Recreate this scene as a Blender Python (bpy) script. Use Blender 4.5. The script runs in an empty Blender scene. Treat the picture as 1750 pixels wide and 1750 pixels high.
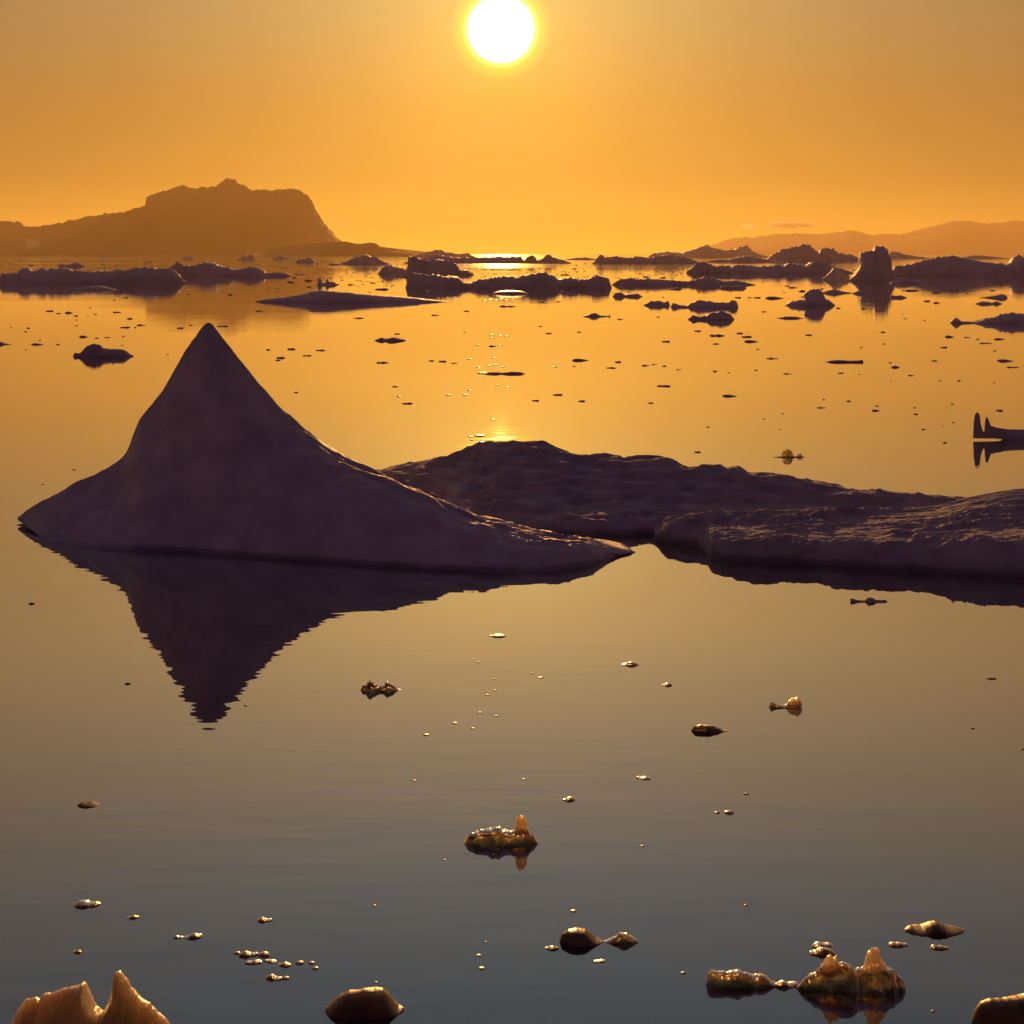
import bpy, math, random
import numpy as np
from mathutils import Vector

R = math.radians
scene = bpy.context.scene
col = scene.collection

# ---------------------------------------------------------------- camera
HOR, FPX, CX, CAMH, SIZE = 434.0, 2400.0, 875.0, 4.0, 1750.0
cam_d = bpy.data.cameras.new('camera')
cam = bpy.data.objects.new('camera', cam_d)
col.objects.link(cam)
cam.location = (0, 0, CAMH)
cam.rotation_euler = (R(90), 0, 0)
cam_d.sensor_width = 36.0
cam_d.lens = FPX / SIZE * 36.0
cam_d.shift_y = -(SIZE / 2 - HOR) / SIZE
cam_d.clip_start = 0.1
cam_d.clip_end = 60000
scene.camera = cam

# ---------------------------------------------------------------- sun and sky
SUN_EL, SUN_AZ = math.atan((HOR - 50) / FPX), math.atan((856 - CX) / FPX)
sun_dir = Vector((math.sin(SUN_AZ) * math.cos(SUN_EL), math.cos(SUN_AZ) * math.cos(SUN_EL), math.sin(SUN_EL)))
sl = bpy.data.lights.new('sun', 'SUN')
sl.energy = 4.6
sl.angle = R(0.53)
sl.color = (1.0, 0.43, 0.10)
so = bpy.data.objects.new('sun', sl)
col.objects.link(so)
so.rotation_euler = (-sun_dir).to_track_quat('-Z', 'Y').to_euler()

SKY_NISHITA = 0.008      # base sky
SKY_TAU = 26.0          # degrees, fall of the aerosol glow away from the sun
HAZE_DENSITY = 1.1e-4

world = bpy.data.worlds.new('World')
scene.world = world
world.use_nodes = True
wn, wl = world.node_tree.nodes, world.node_tree.links
wn.clear()


def nd(tree_nodes, kind, **kw):
    n = tree_nodes.new(kind)
    for k, v in kw.items():
        setattr(n, k, v)
    return n


def math_node(nodes, links, op, a, b=None, clamp=False):
    n = nodes.new('ShaderNodeMath')
    n.operation = op
    n.use_clamp = clamp
    for i, v in enumerate((a, b)):
        if v is None:
            continue
        if isinstance(v, (int, float)):
            n.inputs[i].default_value = v
        else:
            links.new(v, n.inputs[i])
    return n.outputs[0]


def ramp(nodes, links, fac, stops, interp='LINEAR'):
    n = nodes.new('ShaderNodeValToRGB')
    n.color_ramp.interpolation = interp
    els = n.color_ramp.elements
    while len(els) < len(stops):
        els.new(0.5)
    for e, (p, c) in zip(els, stops):
        e.position = p
        e.color = (c[0], c[1], c[2], 1)
    links.new(fac, n.inputs[0])
    return n.outputs[0]


def build_world():
    m = lambda op, a, b=None, clamp=False: math_node(wn, wl, op, a, b, clamp)
    tc = nd(wn, 'ShaderNodeTexCoord')
    nrm = nd(wn, 'ShaderNodeVectorMath', operation='NORMALIZE')
    wl.new(tc.outputs['Generated'], nrm.inputs[0])
    dot = nd(wn, 'ShaderNodeVectorMath', operation='DOT_PRODUCT')
    wl.new(nrm.outputs[0], dot.inputs[0])
    dot.inputs[1].default_value = sun_dir
    theta = m('MULTIPLY', m('ARCCOSINE', m('MINIMUM', m('MAXIMUM', dot.outputs['Value'], -1.0), 1.0)), 180 / math.pi)
    sep = nd(wn, 'ShaderNodeSeparateXYZ')
    wl.new(nrm.outputs[0], sep.inputs[0])
    elev = m('MULTIPLY', m('ARCSINE', sep.outputs['Z']), 180 / math.pi)
    e90 = m('DIVIDE', m('MAXIMUM', elev, 0.0), 90.0)

    sky = nd(wn, 'ShaderNodeTexSky', sky_type='NISHITA', sun_disc=False)
    sky.sun_elevation = SUN_EL
    sky.sun_rotation = SUN_AZ
    sky.dust_density = 0.4
    sky.ozone_density = 3.0
    base = nd(wn, 'ShaderNodeMix', data_type='RGBA', blend_type='MULTIPLY')
    base.inputs[0].default_value = 1.0
    wl.new(sky.outputs[0], base.inputs[6])
    base.inputs[7].default_value = (SKY_NISHITA * 0.9, SKY_NISHITA * 0.62, SKY_NISHITA * 0.45, 1)

    # aerosol glow: warm low down, paling to grey higher up, dying away from the sun
    glow_col = ramp(wn, wl, e90, [
        (0.0, (1.3, 1.05, 0.0)), (1.2 / 90, (0.98, 0.60, 0.0)), (3 / 90, (0.76, 0.37, 0.008)), (6 / 90, (0.73, 0.345, 0.028)), (10 / 90, (0.66, 0.41, 0.12)),
        (15 / 90, (0.86, 0.56, 0.22)), (20 / 90, (0.72, 0.56, 0.35)), (24 / 90, (0.46, 0.50, 0.47)), (28 / 90, (0.28, 0.43, 0.51)), (40 / 90, (0.19, 0.25, 0.29)), (1.0, (0.11, 0.13, 0.20))])
    fall = m('EXPONENT', m('DIVIDE', theta, -SKY_TAU))
    glow = nd(wn, 'ShaderNodeVectorMath', operation='SCALE')
    wl.new(glow_col, glow.inputs[0])
    wl.new(fall, glow.inputs['Scale'])
    # bright aureole close to the disc
    aur = m('MULTIPLY', m('EXPONENT', m('DIVIDE', theta, -4.2)), 0.50)
    aur_v = nd(wn, 'ShaderNodeVectorMath', operation='SCALE')
    aur_v.inputs[0].default_value = (1.0, 0.62, 0.05)
    wl.new(aur, aur_v.inputs['Scale'])
    # the disc, with a soft yellow limb
    disc = ramp(wn, wl, m('DIVIDE', theta, 4.0), [
        (0.0, (9, 9, 8.5)), (1.22 / 4, (6, 6, 5)), (1.36 / 4, (2.2, 1.9, 0.25)), (1.56 / 4, (0.32, 0.27, 0.0)), (2.1 / 4, (0, 0, 0))])
    s1 = nd(wn, 'ShaderNodeVectorMath', operation='ADD')
    wl.new(glow.outputs[0], s1.inputs[0])
    wl.new(aur_v.outputs[0], s1.inputs[1])
    s2 = nd(wn, 'ShaderNodeVectorMath', operation='ADD')
    wl.new(s1.outputs[0], s2.inputs[0])
    wl.new(disc, s2.inputs[1])
    s3 = nd(wn, 'ShaderNodeVectorMath', operation='ADD')
    wl.new(s2.outputs[0], s3.inputs[0])
    wl.new(base.outputs[2], s3.inputs[1])
    # dusky purple of the rest of the evening sky
    s4 = nd(wn, 'ShaderNodeVectorMath', operation='ADD')
    wl.new(s3.outputs[0], s4.inputs[0])
    dusk = nd(wn, 'ShaderNodeVectorMath', operation='SCALE')
    dusk.inputs[0].default_value = (0.042, 0.0135, 0.036)
    wl.new(m('MINIMUM', m('DIVIDE', theta, 100.0), 1.0), dusk.inputs['Scale'])
    wl.new(dusk.outputs[0], s4.inputs[1])
    bg = nd(wn, 'ShaderNodeBackground')
    wl.new(s4.outputs[0], bg.inputs['Color'])
    bg.inputs['Strength'].default_value = 1.0
    out = nd(wn, 'ShaderNodeOutputWorld')
    wl.new(bg.outputs[0], out.inputs['Surface'])


build_world()

vs = scene.view_settings
vs.view_transform = 'Standard'
vs.look = 'None'
vs.exposure = 0.0
vs.gamma = 1.0
vs.use_curve_mapping = False
cy = scene.cycles
cy.use_denoising = True
cy.max_bounces = 8
cy.diffuse_bounces = 3
cy.glossy_bounces = 4
cy.transmission_bounces = 6
cy.volume_bounces = 1
cy.sample_clamp_indirect = 6.0
cy.sample_clamp_direct = 40.0
cy.caustics_reflective = True
cy.caustics_refractive = True

# ---------------------------------------------------------------- noise helpers (numpy)
_rs = np.random.RandomState(7)
_perm = np.arange(256)
_rs.shuffle(_perm)
_perm = np.concatenate([_perm, _perm, _perm])
_grad = _rs.normal(size=(256, 3))
_grad /= np.linalg.norm(_grad, axis=1)[:, None]


def perlin(p):
    p = np.asarray(p, dtype=float)
    i = np.floor(p).astype(int)
    f = p - i
    u = f * f * f * (f * (f * 6 - 15) + 10)
    i &= 255
    out = 0
    for dx in (0, 1):
        wx = u[:, 0] if dx else 1 - u[:, 0]
        for dy in (0, 1):
            wy = u[:, 1] if dy else 1 - u[:, 1]
            for dz in (0, 1):
                wz = u[:, 2] if dz else 1 - u[:, 2]
                h = _perm[_perm[_perm[(i[:, 0] + dx) & 255] + ((i[:, 1] + dy) & 255)] + ((i[:, 2] + dz) & 255)]
                g = _grad[h]
                out = out + wx * wy * wz * (g[:, 0] * (f[:, 0] - dx) + g[:, 1] * (f[:, 1] - dy) + g[:, 2] * (f[:, 2] - dz))
    return out


def fbm(p, octaves=4, gain=0.5):
    a, s, t = 1.0, 0.0, 0.0
    p = np.asarray(p, dtype=float)
    for k in range(octaves):
        s = s + a * perlin(p * 2.03 ** k + 17.3 * k)
        t += a
        a *= gain
    return s / t * 1.6


def billow(p, octaves=3, gain=0.5):
    a, s, t = 1.0, 0.0, 0.0
    for k in range(octaves):
        s = s + a * np.abs(perlin(p * 2.03 ** k + 31.7 * k))
        t += a
        a *= gain
    return s / t * 2.0


def pxy(px, py, z=0.0):
    """distance and world x of a point at height z seen at photo pixel (px, py)"""
    d = (CAMH - z) * FPX / (py - HOR)
    return (px - CX) * d / FPX, d


def dist(py):
    return CAMH * FPX / (py - HOR)


# ---------------------------------------------------------------- materials
def new_mat(name):
    m = bpy.data.materials.new(name)
    m.use_nodes = True
    n, l = m.node_tree.nodes, m.node_tree.links
    b = n['Principled BSDF']
    return m, n, l, b


def ice_material(name, dark, light, scale, bump, rough=0.6, spec=0.3, sss=0.0, sss_r=0.1, trans=0.45):
    m, n, l, b = new_mat(name)
    geo = nd(n, 'ShaderNodeNewGeometry')
    t1 = nd(n, 'ShaderNodeTexNoise')
    t1.inputs['Scale'].default_value = scale
    t1.inputs['Detail'].default_value = 6
    t1.inputs['Roughness'].default_value = 0.45
    l.new(geo.outputs['Position'], t1.inputs['Vector'])
    c = ramp(n, l, t1.outputs['Fac'], [(0.3, dark), (0.7, light)])
    l.new(c, b.inputs['Base Color'])
    b.inputs['Roughness'].default_value = rough
    b.inputs['Specular IOR Level'].default_value = spec
    t2 = nd(n, 'ShaderNodeTexNoise')
    t2.inputs['Scale'].default_value = scale * 9
    t2.inputs['Detail'].default_value = 5
    t2.inputs['Roughness'].default_value = 0.65
    l.new(geo.outputs['Position'], t2.inputs['Vector'])
    bp = nd(n, 'ShaderNodeBump')
    bp.inputs['Strength'].default_value = 0.45
    bp.inputs['Distance'].default_value = bump
    l.new(t2.outputs['Fac'], bp.inputs['Height'])
    l.new(bp.outputs[0], b.inputs['Normal'])
    if sss:
        b.subsurface_method = 'RANDOM_WALK'
        b.inputs['Subsurface Weight'].default_value = sss
        b.inputs['Subsurface Radius'].default_value = (1.0, 0.9, 0.8)
        b.inputs['Subsurface Scale'].default_value = sss_r
        b.inputs['IOR'].default_value = 1.31
        b.inputs['Transmission Weight'].default_value = trans
    return m


MAT_SNOW = ice_material('weathered_berg_ice', (0.345, 0.335, 0.445), (0.50, 0.485, 0.595), 2.2, 0.05)
MAT_FLOE = ice_material('granular_floe_ice', (0.28, 0.27, 0.35), (0.46, 0.44, 0.52), 2.4, 0.02, rough=0.85, spec=0.08)
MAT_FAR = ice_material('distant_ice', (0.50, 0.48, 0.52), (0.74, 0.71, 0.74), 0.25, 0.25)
MAT_ROCK = ice_material('hazy_rock', (0.025, 0.022, 0.02), (0.06, 0.052, 0.047), 0.01, 6.0, rough=0.9)
MAT_MILKY = ice_material('milky_translucent_ice', (0.29, 0.20, 0.085), (0.48, 0.355, 0.165), 9, 0.012, rough=0.30, spec=0.5, sss=1.0, sss_r=0.30)  # amber of sunlight passing through the ice is put into the base colour
MAT_GLOW = ice_material('thin_glowing_ice', (0.55, 0.38, 0.19), (0.80, 0.60, 0.33), 12, 0.008, rough=0.22, spec=0.6, sss=1.0, sss_r=0.25, trans=0.6)  # brighter amber base colour stands in for the backlit glow of thin ice
MAT_DARKENED = ice_material('darkened_brown_ice', (0.08, 0.056, 0.034), (0.19, 0.135, 0.082), 7, 0.004, rough=0.45, spec=0.3, sss=0.6, sss_r=0.12, trans=0.15)  # dark brown base colour stands in for light lost into the water
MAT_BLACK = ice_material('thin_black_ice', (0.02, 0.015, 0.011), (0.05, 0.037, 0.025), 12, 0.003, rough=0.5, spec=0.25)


def glass_ice(name, rough, bump, scale):
    m, n, l, b = new_mat(name)
    geo = nd(n, 'ShaderNodeNewGeometry')
    t = nd(n, 'ShaderNodeTexNoise')
    t.inputs['Scale'].default_value = scale
    t.inputs['Detail'].default_value = 4
    l.new(geo.outputs['Position'], t.inputs['Vector'])
    bp = nd(n, 'ShaderNodeBump')
    bp.inputs['Strength'].default_value = 0.7
    bp.inputs['Distance'].default_value = bump
    l.new(t.outputs['Fac'], bp.inputs['Height'])
    l.new(bp.outputs[0], b.inputs['Normal'])
    c = ramp(n, l, t.outputs['Fac'], [(0.40, (0.12, 0.075, 0.035)), (0.75, (0.62, 0.44, 0.24))])  # dim and sunlit tones of clear ice painted into the base colour
    l.new(c, b.inputs['Base Color'])
    b.inputs['Roughness'].default_value = rough
    b.inputs['IOR'].default_value = 1.31
    b.inputs['Transmission Weight'].default_value = 0.94
    return m


MAT_CLEAR = glass_ice('clear_wet_ice', 0.10, 0.012, 14)
MAT_CHIP = glass_ice('clear_ice_chip', 0.22, 0.012, 22)
MAT_GLOSS = ice_material('wet_brown_ice', (0.05, 0.035, 0.02), (0.14, 0.10, 0.06), 9, 0.001, rough=0.34, spec=0.9)
MAT_WET = ice_material('wet_bright_ice', (0.30, 0.26, 0.22), (0.5, 0.44, 0.38), 20, 0.001, rough=0.36, spec=0.8)


def water_material():
    m, n, l, b = new_mat('sea_water')
    n.remove(b)
    geo = nd(n, 'ShaderNodeNewGeometry')

    def layer(sx, sy, detail, rough):
        mp = nd(n, 'ShaderNodeMapping')
        mp.inputs['Scale'].default_value = (sx, sy, 1)
        mp.inputs['Rotation'].default_value = (0, 0, R(3))
        l.new(geo.outputs['Position'], mp.inputs['Vector'])
        t = nd(n, 'ShaderNodeTexNoise')
        t.noise_dimensions = '2D'
        t.inputs['Scale'].default_value = 1.0
        t.inputs['Detail'].default_value = detail
        t.inputs['Roughness'].default_value = rough
        l.new(mp.outputs[0], t.inputs['Vector'])
        return t.outputs['Fac']
    # fine long-crested ripples, and slow swell; patches of calm and of light air between them
    h1 = layer(0.7, 3.3, 2.0, 0.5)
    h2 = layer(0.16, 0.7, 2.0, 0.5)
    patch = ramp(n, l, layer(0.03, 0.11, 2.0, 0.5), [(0.35, (0.35, 0.35, 0.35)), (0.68, (1, 1, 1))])
    a = math_node(n, l, 'MULTIPLY', h1, 0.0026)
    bb = math_node(n, l, 'MULTIPLY', h2, 0.0016)
    hh = math_node(n, l, 'ADD', math_node(n, l, 'MULTIPLY', a, patch), bb)
    bp = nd(n, 'ShaderNodeBump')
    bp.inputs['Strength'].default_value = 1.0
    bp.inputs['Distance'].default_value = 1.0
    l.new(hh, bp.inputs['Height'])
    deep = nd(n, 'ShaderNodeBsdfDiffuse')
    deep.inputs['Color'].default_value = (0.014, 0.022, 0.026, 1)
    mirror = nd(n, 'ShaderNodeBsdfGlossy')
    mirror.inputs['Color'].default_value = (1, 1, 1, 1)
    # glassy close in, ruffled by light air far out in the bay
    sp = nd(n, 'ShaderNodeSeparateXYZ')
    l.new(geo.outputs['Position'], sp.inputs[0])
    mr = nd(n, 'ShaderNodeMapRange')
    mr.interpolation_type = 'SMOOTHSTEP'
    for k, v in (('From Min', 130.0), ('From Max', 600.0), ('To Min', 0.012), ('To Max', 0.088)):
        mr.inputs[k].default_value = v
    l.new(sp.outputs['Y'], mr.inputs['Value'])
    streak = ramp(n, l, layer(0.004, 0.02, 3.0, 0.6), [(0.38, (0.25, 0.25, 0.25)), (0.62, (1, 1, 1))])
    l.new(math_node(n, l, 'MULTIPLY', mr.outputs[0], streak), mirror.inputs['Roughness'])
    l.new(bp.outputs[0], mirror.inputs['Normal'])
    lw = nd(n, 'ShaderNodeLayerWeight')
    fr = ramp(n, l, lw.outputs['Facing'], [(0.0, (0.04,) * 3), (0.30, (0.12,) * 3), (0.53, (0.29,) * 3), (0.66, (0.43,) * 3), (0.74, (0.58,) * 3), (0.85, (0.80,) * 3), (0.91, (0.94,) * 3), (1.0, (1.0,) * 3)])
    mx = nd(n, 'ShaderNodeMixShader')
    l.new(fr, mx.inputs[0])
    l.new(deep.outputs[0], mx.inputs[1])
    l.new(mirror.outputs[0], mx.inputs[2])
    l.new(mx.outputs[0], n['Material Output'].inputs['Surface'])
    return m


MAT_WATER = water_material()


# ---------------------------------------------------------------- object helpers
def tag(o, label=None, cat=None, group=None, kind=None):
    if label:
        o['label'] = label
    if cat:
        o['category'] = cat
    if group:
        o['group'] = group
    if kind:
        o['kind'] = kind
    return o


def mesh_obj(name, verts, faces, mat, smooth=True, origin=None):
    v = np.asarray(verts, dtype=float)
    o_ = np.zeros(3) if origin is None else np.asarray(origin, dtype=float)
    me = bpy.data.meshes.new(name)
    me.from_pydata((v - o_).tolist(), [], faces)
    if smooth:
        me.polygons.foreach_set('use_smooth', [True] * len(me.polygons))
    me.materials.append(mat)
    me.update()
    ob = bpy.data.objects.new(name, me)
    ob.location = o_
    col.objects.link(ob)
    return ob


def attach(part, root):
    part.parent = root
    part.location = Vector(part.location) - Vector(root.location)
    return part


def grid_faces(nr, nc, closed_c=False):
    f = []
    for i in range(nr - 1):
        for j in range(nc if closed_c else nc - 1):
            k = (j + 1) % nc
            f.append((i * nc + j, (i + 1) * nc + j, (i + 1) * nc + k, i * nc + k))
    return f


_seed = [0]


def loft(name, wy, prof, mat, depth=0.3, d=None, sharp=2.0, rough=0.10, fine=0.035, ring=16, n=None, keel=0.6, max_b=None, lean=0.0, smooth=True, base_z=0.0, bot=None, jag=3.0, jag_w=10.0):
    """floating ice: the outline prof (photo pixels) stands at the distance of waterline wy; each cross-section is a closed rounded body with its keel under water"""
    _seed[0] += 1
    sd = _seed[0] * 7.31
    d = d or dist(wy)
    px = np.array([p[0] for p in prof], float)
    py = np.array([p[1] for p in prof], float)
    w_m = (px[-1] - px[0]) * d / FPX
    n = n or int(min(260, max(16, (px[-1] - px[0]) / 1.3)))
    q = np.unique(np.concatenate([np.linspace(px[0], px[-1], n), px]))
    top = CAMH - (np.interp(q, px, py) - HOR) * d / FPX
    top = np.maximum(top, 0.0)
    hmax = max(top.max(), 1e-3)
    u = (q - px[0]) / (px[-1] - px[0])
    env = np.clip(np.sin(np.pi * np.clip(u, 0.0, 1.0)), 0, 1) ** 0.5
    env *= 0.72 + 0.28 * np.interp(u, np.linspace(0, 1, 9), np.random.RandomState(_seed[0]).uniform(0.2, 1.4, 9))
    b = depth * w_m
    if max_b:
        b = min(b, max_b)
    bb = np.maximum(b * env, 0.02 * b + 1e-4)
    sinp = CAMH / math.hypot(CAMH, d)
    # the near side of a low body seen from above takes part of the apparent height
    eff = np.sqrt(np.maximum(top ** 2 - (bb * sinp) ** 2, (0.35 * top) ** 2)) if d < 40 else top
    X = (q - CX) * d / FPX
    ang = np.linspace(0, 2 * np.pi, ring, endpoint=False)
    verts = np.zeros((len(q), ring, 3))
    for j, a in enumerate(ang):
        ca, sa = math.cos(a), math.sin(a)
        ex = 2.0 / sharp
        cy_ = math.copysign(abs(ca) ** ex, ca)
        sz_ = math.copysign(abs(sa) ** ex, sa)
        zz = np.where(sz_ >= 0, sz_ * eff, sz_ * np.maximum(keel * eff, 0.3 * hmax * env))
        if bot:
            zb = CAMH - (itp(q, bot) - HOR) * d / FPX
            zz = np.where(zb > 0, zb + (sz_ * np.maximum(eff - zb, 0.01) if sz_ >= 0 else 0.008 * sz_), zz)
        verts[:, j, 0] = X
        verts[:, j, 1] = d + bb * cy_ + lean * np.maximum(zz, 0)
        verts[:, j, 2] = zz
    flat = verts.reshape(-1, 3)
    sc = max(hmax, 0.12 * w_m)
    pn = flat / sc * np.array([1.0, 1.0, 1.6]) + sd
    loc_h = np.repeat(np.maximum(eff, 0.15 * hmax), ring)
    amp = np.minimum(loc_h, 0.5 * sc)
    flat[:, 1] += (rough * 2.0 * fbm(pn * 1.4, 3) + fine * fbm(pn * 6, 2)) * np.repeat(np.minimum(bb, sc), ring)
    dz = (-rough * billow(pn * 1.6 + 5, 3) + rough * 0.6 + fine * 1.5 * fbm(pn * 7 + 9, 3)) * amp
    flat[:, 2] += np.where(flat[:, 2] > 0, dz, 0)
    flat[:, 0] += fine * fbm(pn * 5 + 40, 2) * sc * 0.5
    # broken, chipped surface a few pixels across
    m_px = d / FPX
    q2 = np.repeat(q, ring)
    pj = np.stack([q2 / jag_w, flat[:, 1] / (jag_w * m_px), flat[:, 2] / (jag_w * m_px)], 1) + sd
    ja = np.minimum(jag * m_px, 0.30 * loc_h)
    up = np.clip(flat[:, 2] / (0.15 * hmax), 0, 1)
    dy = (flat[:, 1] - d) / np.maximum(np.repeat(bb, ring), 1e-4)
    dz_ = np.maximum(flat[:, 2], 0) / np.maximum(loc_h, 1e-4)
    ln = np.sqrt(dy * dy + dz_ * dz_) + 1e-6
    nj = 1.3 * fbm(pj, 4, 0.65) - 0.6 * billow(pj * 0.55 + 3, 2) + 0.22
    flat[:, 2] += up * ja * nj * dz_ / ln
    flat[:, 1] += up * ja * nj * dy / ln
    flat[:, 0] += 0.5 * ja * fbm(pj + 80, 2)
    flat[:, 2] += base_z
    faces = grid_faces(len(q), ring, True)
    faces.append(tuple(range(ring)))
    faces.append(tuple((len(q) - 1) * ring + k for k in reversed(range(ring))))
    return mesh_obj(name, flat, faces, mat, smooth, origin=(X.mean(), d, 0))


def field(name, cols, dF, dR, dB, zr, shape, back, relief, mat, nt=110, nb=40, bottom=-0.5):
    """ice body over photo columns: front waterline dF, crest dR of height zr, back edge dB"""
    nc = len(cols)
    t1 = np.linspace(0, 1, nt)
    t2 = np.linspace(0, 1, nb + 1)[1:]
    rows = []
    for t in t1:
        dd = dF + (dR - dF) * t
        rows.append(np.stack([(cols - CX) * dd / FPX, dd, zr * shape(t, cols)], 1))
    for t in t2:
        dd = dR + (dB - dR) * t
        rows.append(np.stack([(cols - CX) * dR / FPX + (cols - CX) * (dd - dR) / FPX * 0.5, dd, zr * back(t)], 1))
    g = np.array(rows)
    nr = len(rows)
    flat = g.reshape(-1, 3)
    tt = np.repeat(np.concatenate([t1, 1 + t2]), nc)
    cc = np.tile(cols, nr)
    relief(flat, tt, cc)
    g = flat.reshape(nr, nc, 3)
    lo_f = g[0].copy()
    lo_f[:, 2] = bottom
    lo_b = g[-1].copy()
    lo_b[:, 2] = bottom
    full = np.concatenate([lo_f[None], g, lo_b[None]], 0)
    faces = grid_faces(nr + 2, nc)
    faces = [tuple(reversed(f)) for f in faces]
    last = (nr + 1) * nc
    for j in range(nc - 1):
        faces.append((j, j + 1, last + j + 1, last + j))
    for j in (0, nc - 1):
        faces.append(tuple(i * nc + j for i in range(nr + 2)))
    return full.reshape(-1, 3), faces


def itp(x, pts):
    return np.interp(x, [p[0] for p in pts], [p[1] for p in pts])


def smooth_itp(x, pts, k=5):
    y = itp(x, pts)
    ker = np.hanning(2 * k + 3)
    ker /= ker.sum()
    yp = np.concatenate([np.full(k + 1, y[0]), y, np.full(k + 1, y[-1])])
    return np.convolve(yp, ker, 'valid')


# ================================================================= SETTING
def water():
    # one sheet to the horizon
    xs = np.array([-26000, -2000, -200, 0, 200, 2000, 26000.0])
    ys = np.array([-3000, -100, 0, 60, 300, 2000, 26000.0])
    v = [(x, y, 0) for y in ys for x in xs]
    f = [(i * 7 + j, i * 7 + j + 1, (i + 1) * 7 + j + 1, (i + 1) * 7 + j) for i in range(6) for j in range(6)]
    tag(mesh_obj('sea', v, f, MAT_WATER), kind='structure')


water()


def land(name, d, prof, depth, seed, rough=0.05):
    px = np.array([p[0] for p in prof], float)
    py = np.array([p[1] for p in prof], float)
    q = np.unique(np.concatenate([np.arange(px[0], px[-1], 2.0), px]))
    top = np.maximum(CAMH - (np.interp(q, px, py) - HOR) * d / FPX, 0.0)
    X = (q - CX) * d / FPX
    nt = 30
    ts = np.linspace(-1, 1, nt)
    verts = np.zeros((nt, len(q), 3))
    for i, t in enumerate(ts):
        verts[i, :, 0] = X * (1 + t * depth / d)
        verts[i, :, 1] = d + t * depth
        verts[i, :, 2] = top * (1 - abs(t)) ** (0.8 if t < 0 else 0.7)
    flat = verts.reshape(-1, 3)
    am = np.repeat(1 - np.abs(ts), len(q))
    p = flat / (top.max() * 0.6) + seed
    nz = fbm(p, 5) * rough * top.max()
    flat[:, 2] += nz * np.minimum(1, 4 * (1 - am)) * (am > 0.02)
    keep = np.repeat(np.isclose(ts, ts[np.argmin(np.abs(ts))]), len(q))
    # small crags along the skyline
    flat[:, 2] += np.where(am > 0.85, fbm(flat / (top.max() * 0.11) + seed, 3) * 0.055 * top.max() * np.minimum(1, flat[:, 2] / (0.2 * top.max())), 0)
    flat[:, 2] = np.where(am < 0.02, -3.0, np.maximum(flat[:, 2], -1.0))
    f = [tuple(reversed(x)) for x in grid_faces(nt, len(q))]
    tag(mesh_obj(name, flat, f, MAT_ROCK), kind='structure')


MOUNTAIN = [(-420, 437), (-300, 410), (-200, 396), (-60, 386), (0, 378), (15, 376), (35, 381), (45, 387), (75, 384), (100, 379), (130, 375), (160, 367), (200, 362), (230, 355),
            (248, 349), (250, 336), (270, 326), (300, 318), (315, 314), (330, 319), (370, 316), (378, 308), (390, 301), (402, 306), (412, 315), (430, 321),
            (450, 323), (480, 322), (500, 320), (515, 325), (525, 329), (535, 346), (545, 366), (552, 378), (565, 393), (578, 407), (585, 413), (600, 416),
            (640, 420), (680, 426), (720, 432), (760, 435.2)]
land('mountain', 3300, MOUNTAIN, 200, 3.1)
land('foothill', 2700, [(-260, 434), (-160, 415), (-100, 407), (0, 413), (20, 410), (45, 407), (70, 413), (85, 410), (110, 405), (140, 408), (160, 418), (180, 428), (230, 433), (300, 435.3)], 180, 11.7)
land('headland', 2300, [(420, 435), (450, 428), (480, 420), (520, 417), (560, 413), (590, 412), (612, 417), (630, 414), (642, 415), (650, 421), (690, 426), (720, 429), (760, 433), (800, 435.6)], 80, 21.3)
land('hills', 8200, [(1180, 433), (1240, 410), (1260, 406), (1290, 405), (1330, 399), (1360, 398), (1400, 400), (1430, 396), (1455, 393), (1475, 397), (1490, 401), (1520, 399), (1540, 399),
                     (1570, 392), (1600, 384), (1630, 377), (1655, 376), (1675, 380), (1700, 380), (1730, 377), (1760, 375), (1850, 368), (1950, 380), (2100, 400), (2250, 433)], 1100, 33.9, rough=0.03)

# the air: even haze over the whole bay
def haze():
    x0, x1, y0, y1, z0, z1 = -9000, 9000, -400, 11000, -6, 235
    v = [(x, y, z) for x in (x0, x1) for y in (y0, y1) for z in (z0, z1)]
    f = [(0, 1, 3, 2), (4, 6, 7, 5), (0, 4, 5, 1), (2, 3, 7, 6), (0, 2, 6, 4), (1, 5, 7, 3)]
    m = bpy.data.materials.new('haze_air')
    m.use_nodes = True
    n, l = m.node_tree.nodes, m.node_tree.links
    n.clear()
    pv = nd(n, 'ShaderNodeVolumePrincipled')
    pv.inputs['Color'].default_value = (0.97, 0.74, 0.38, 1)
    pv.inputs['Density'].default_value = HAZE_DENSITY
    pv.inputs['Anisotropy'].default_value = 0.35
    out = nd(n, 'ShaderNodeOutputMaterial')
    l.new(pv.outputs[0], out.inputs['Volume'])
    o = mesh_obj('haze', v, f, m, smooth=False)
    tag(o, kind='stuff')


haze()


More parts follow.
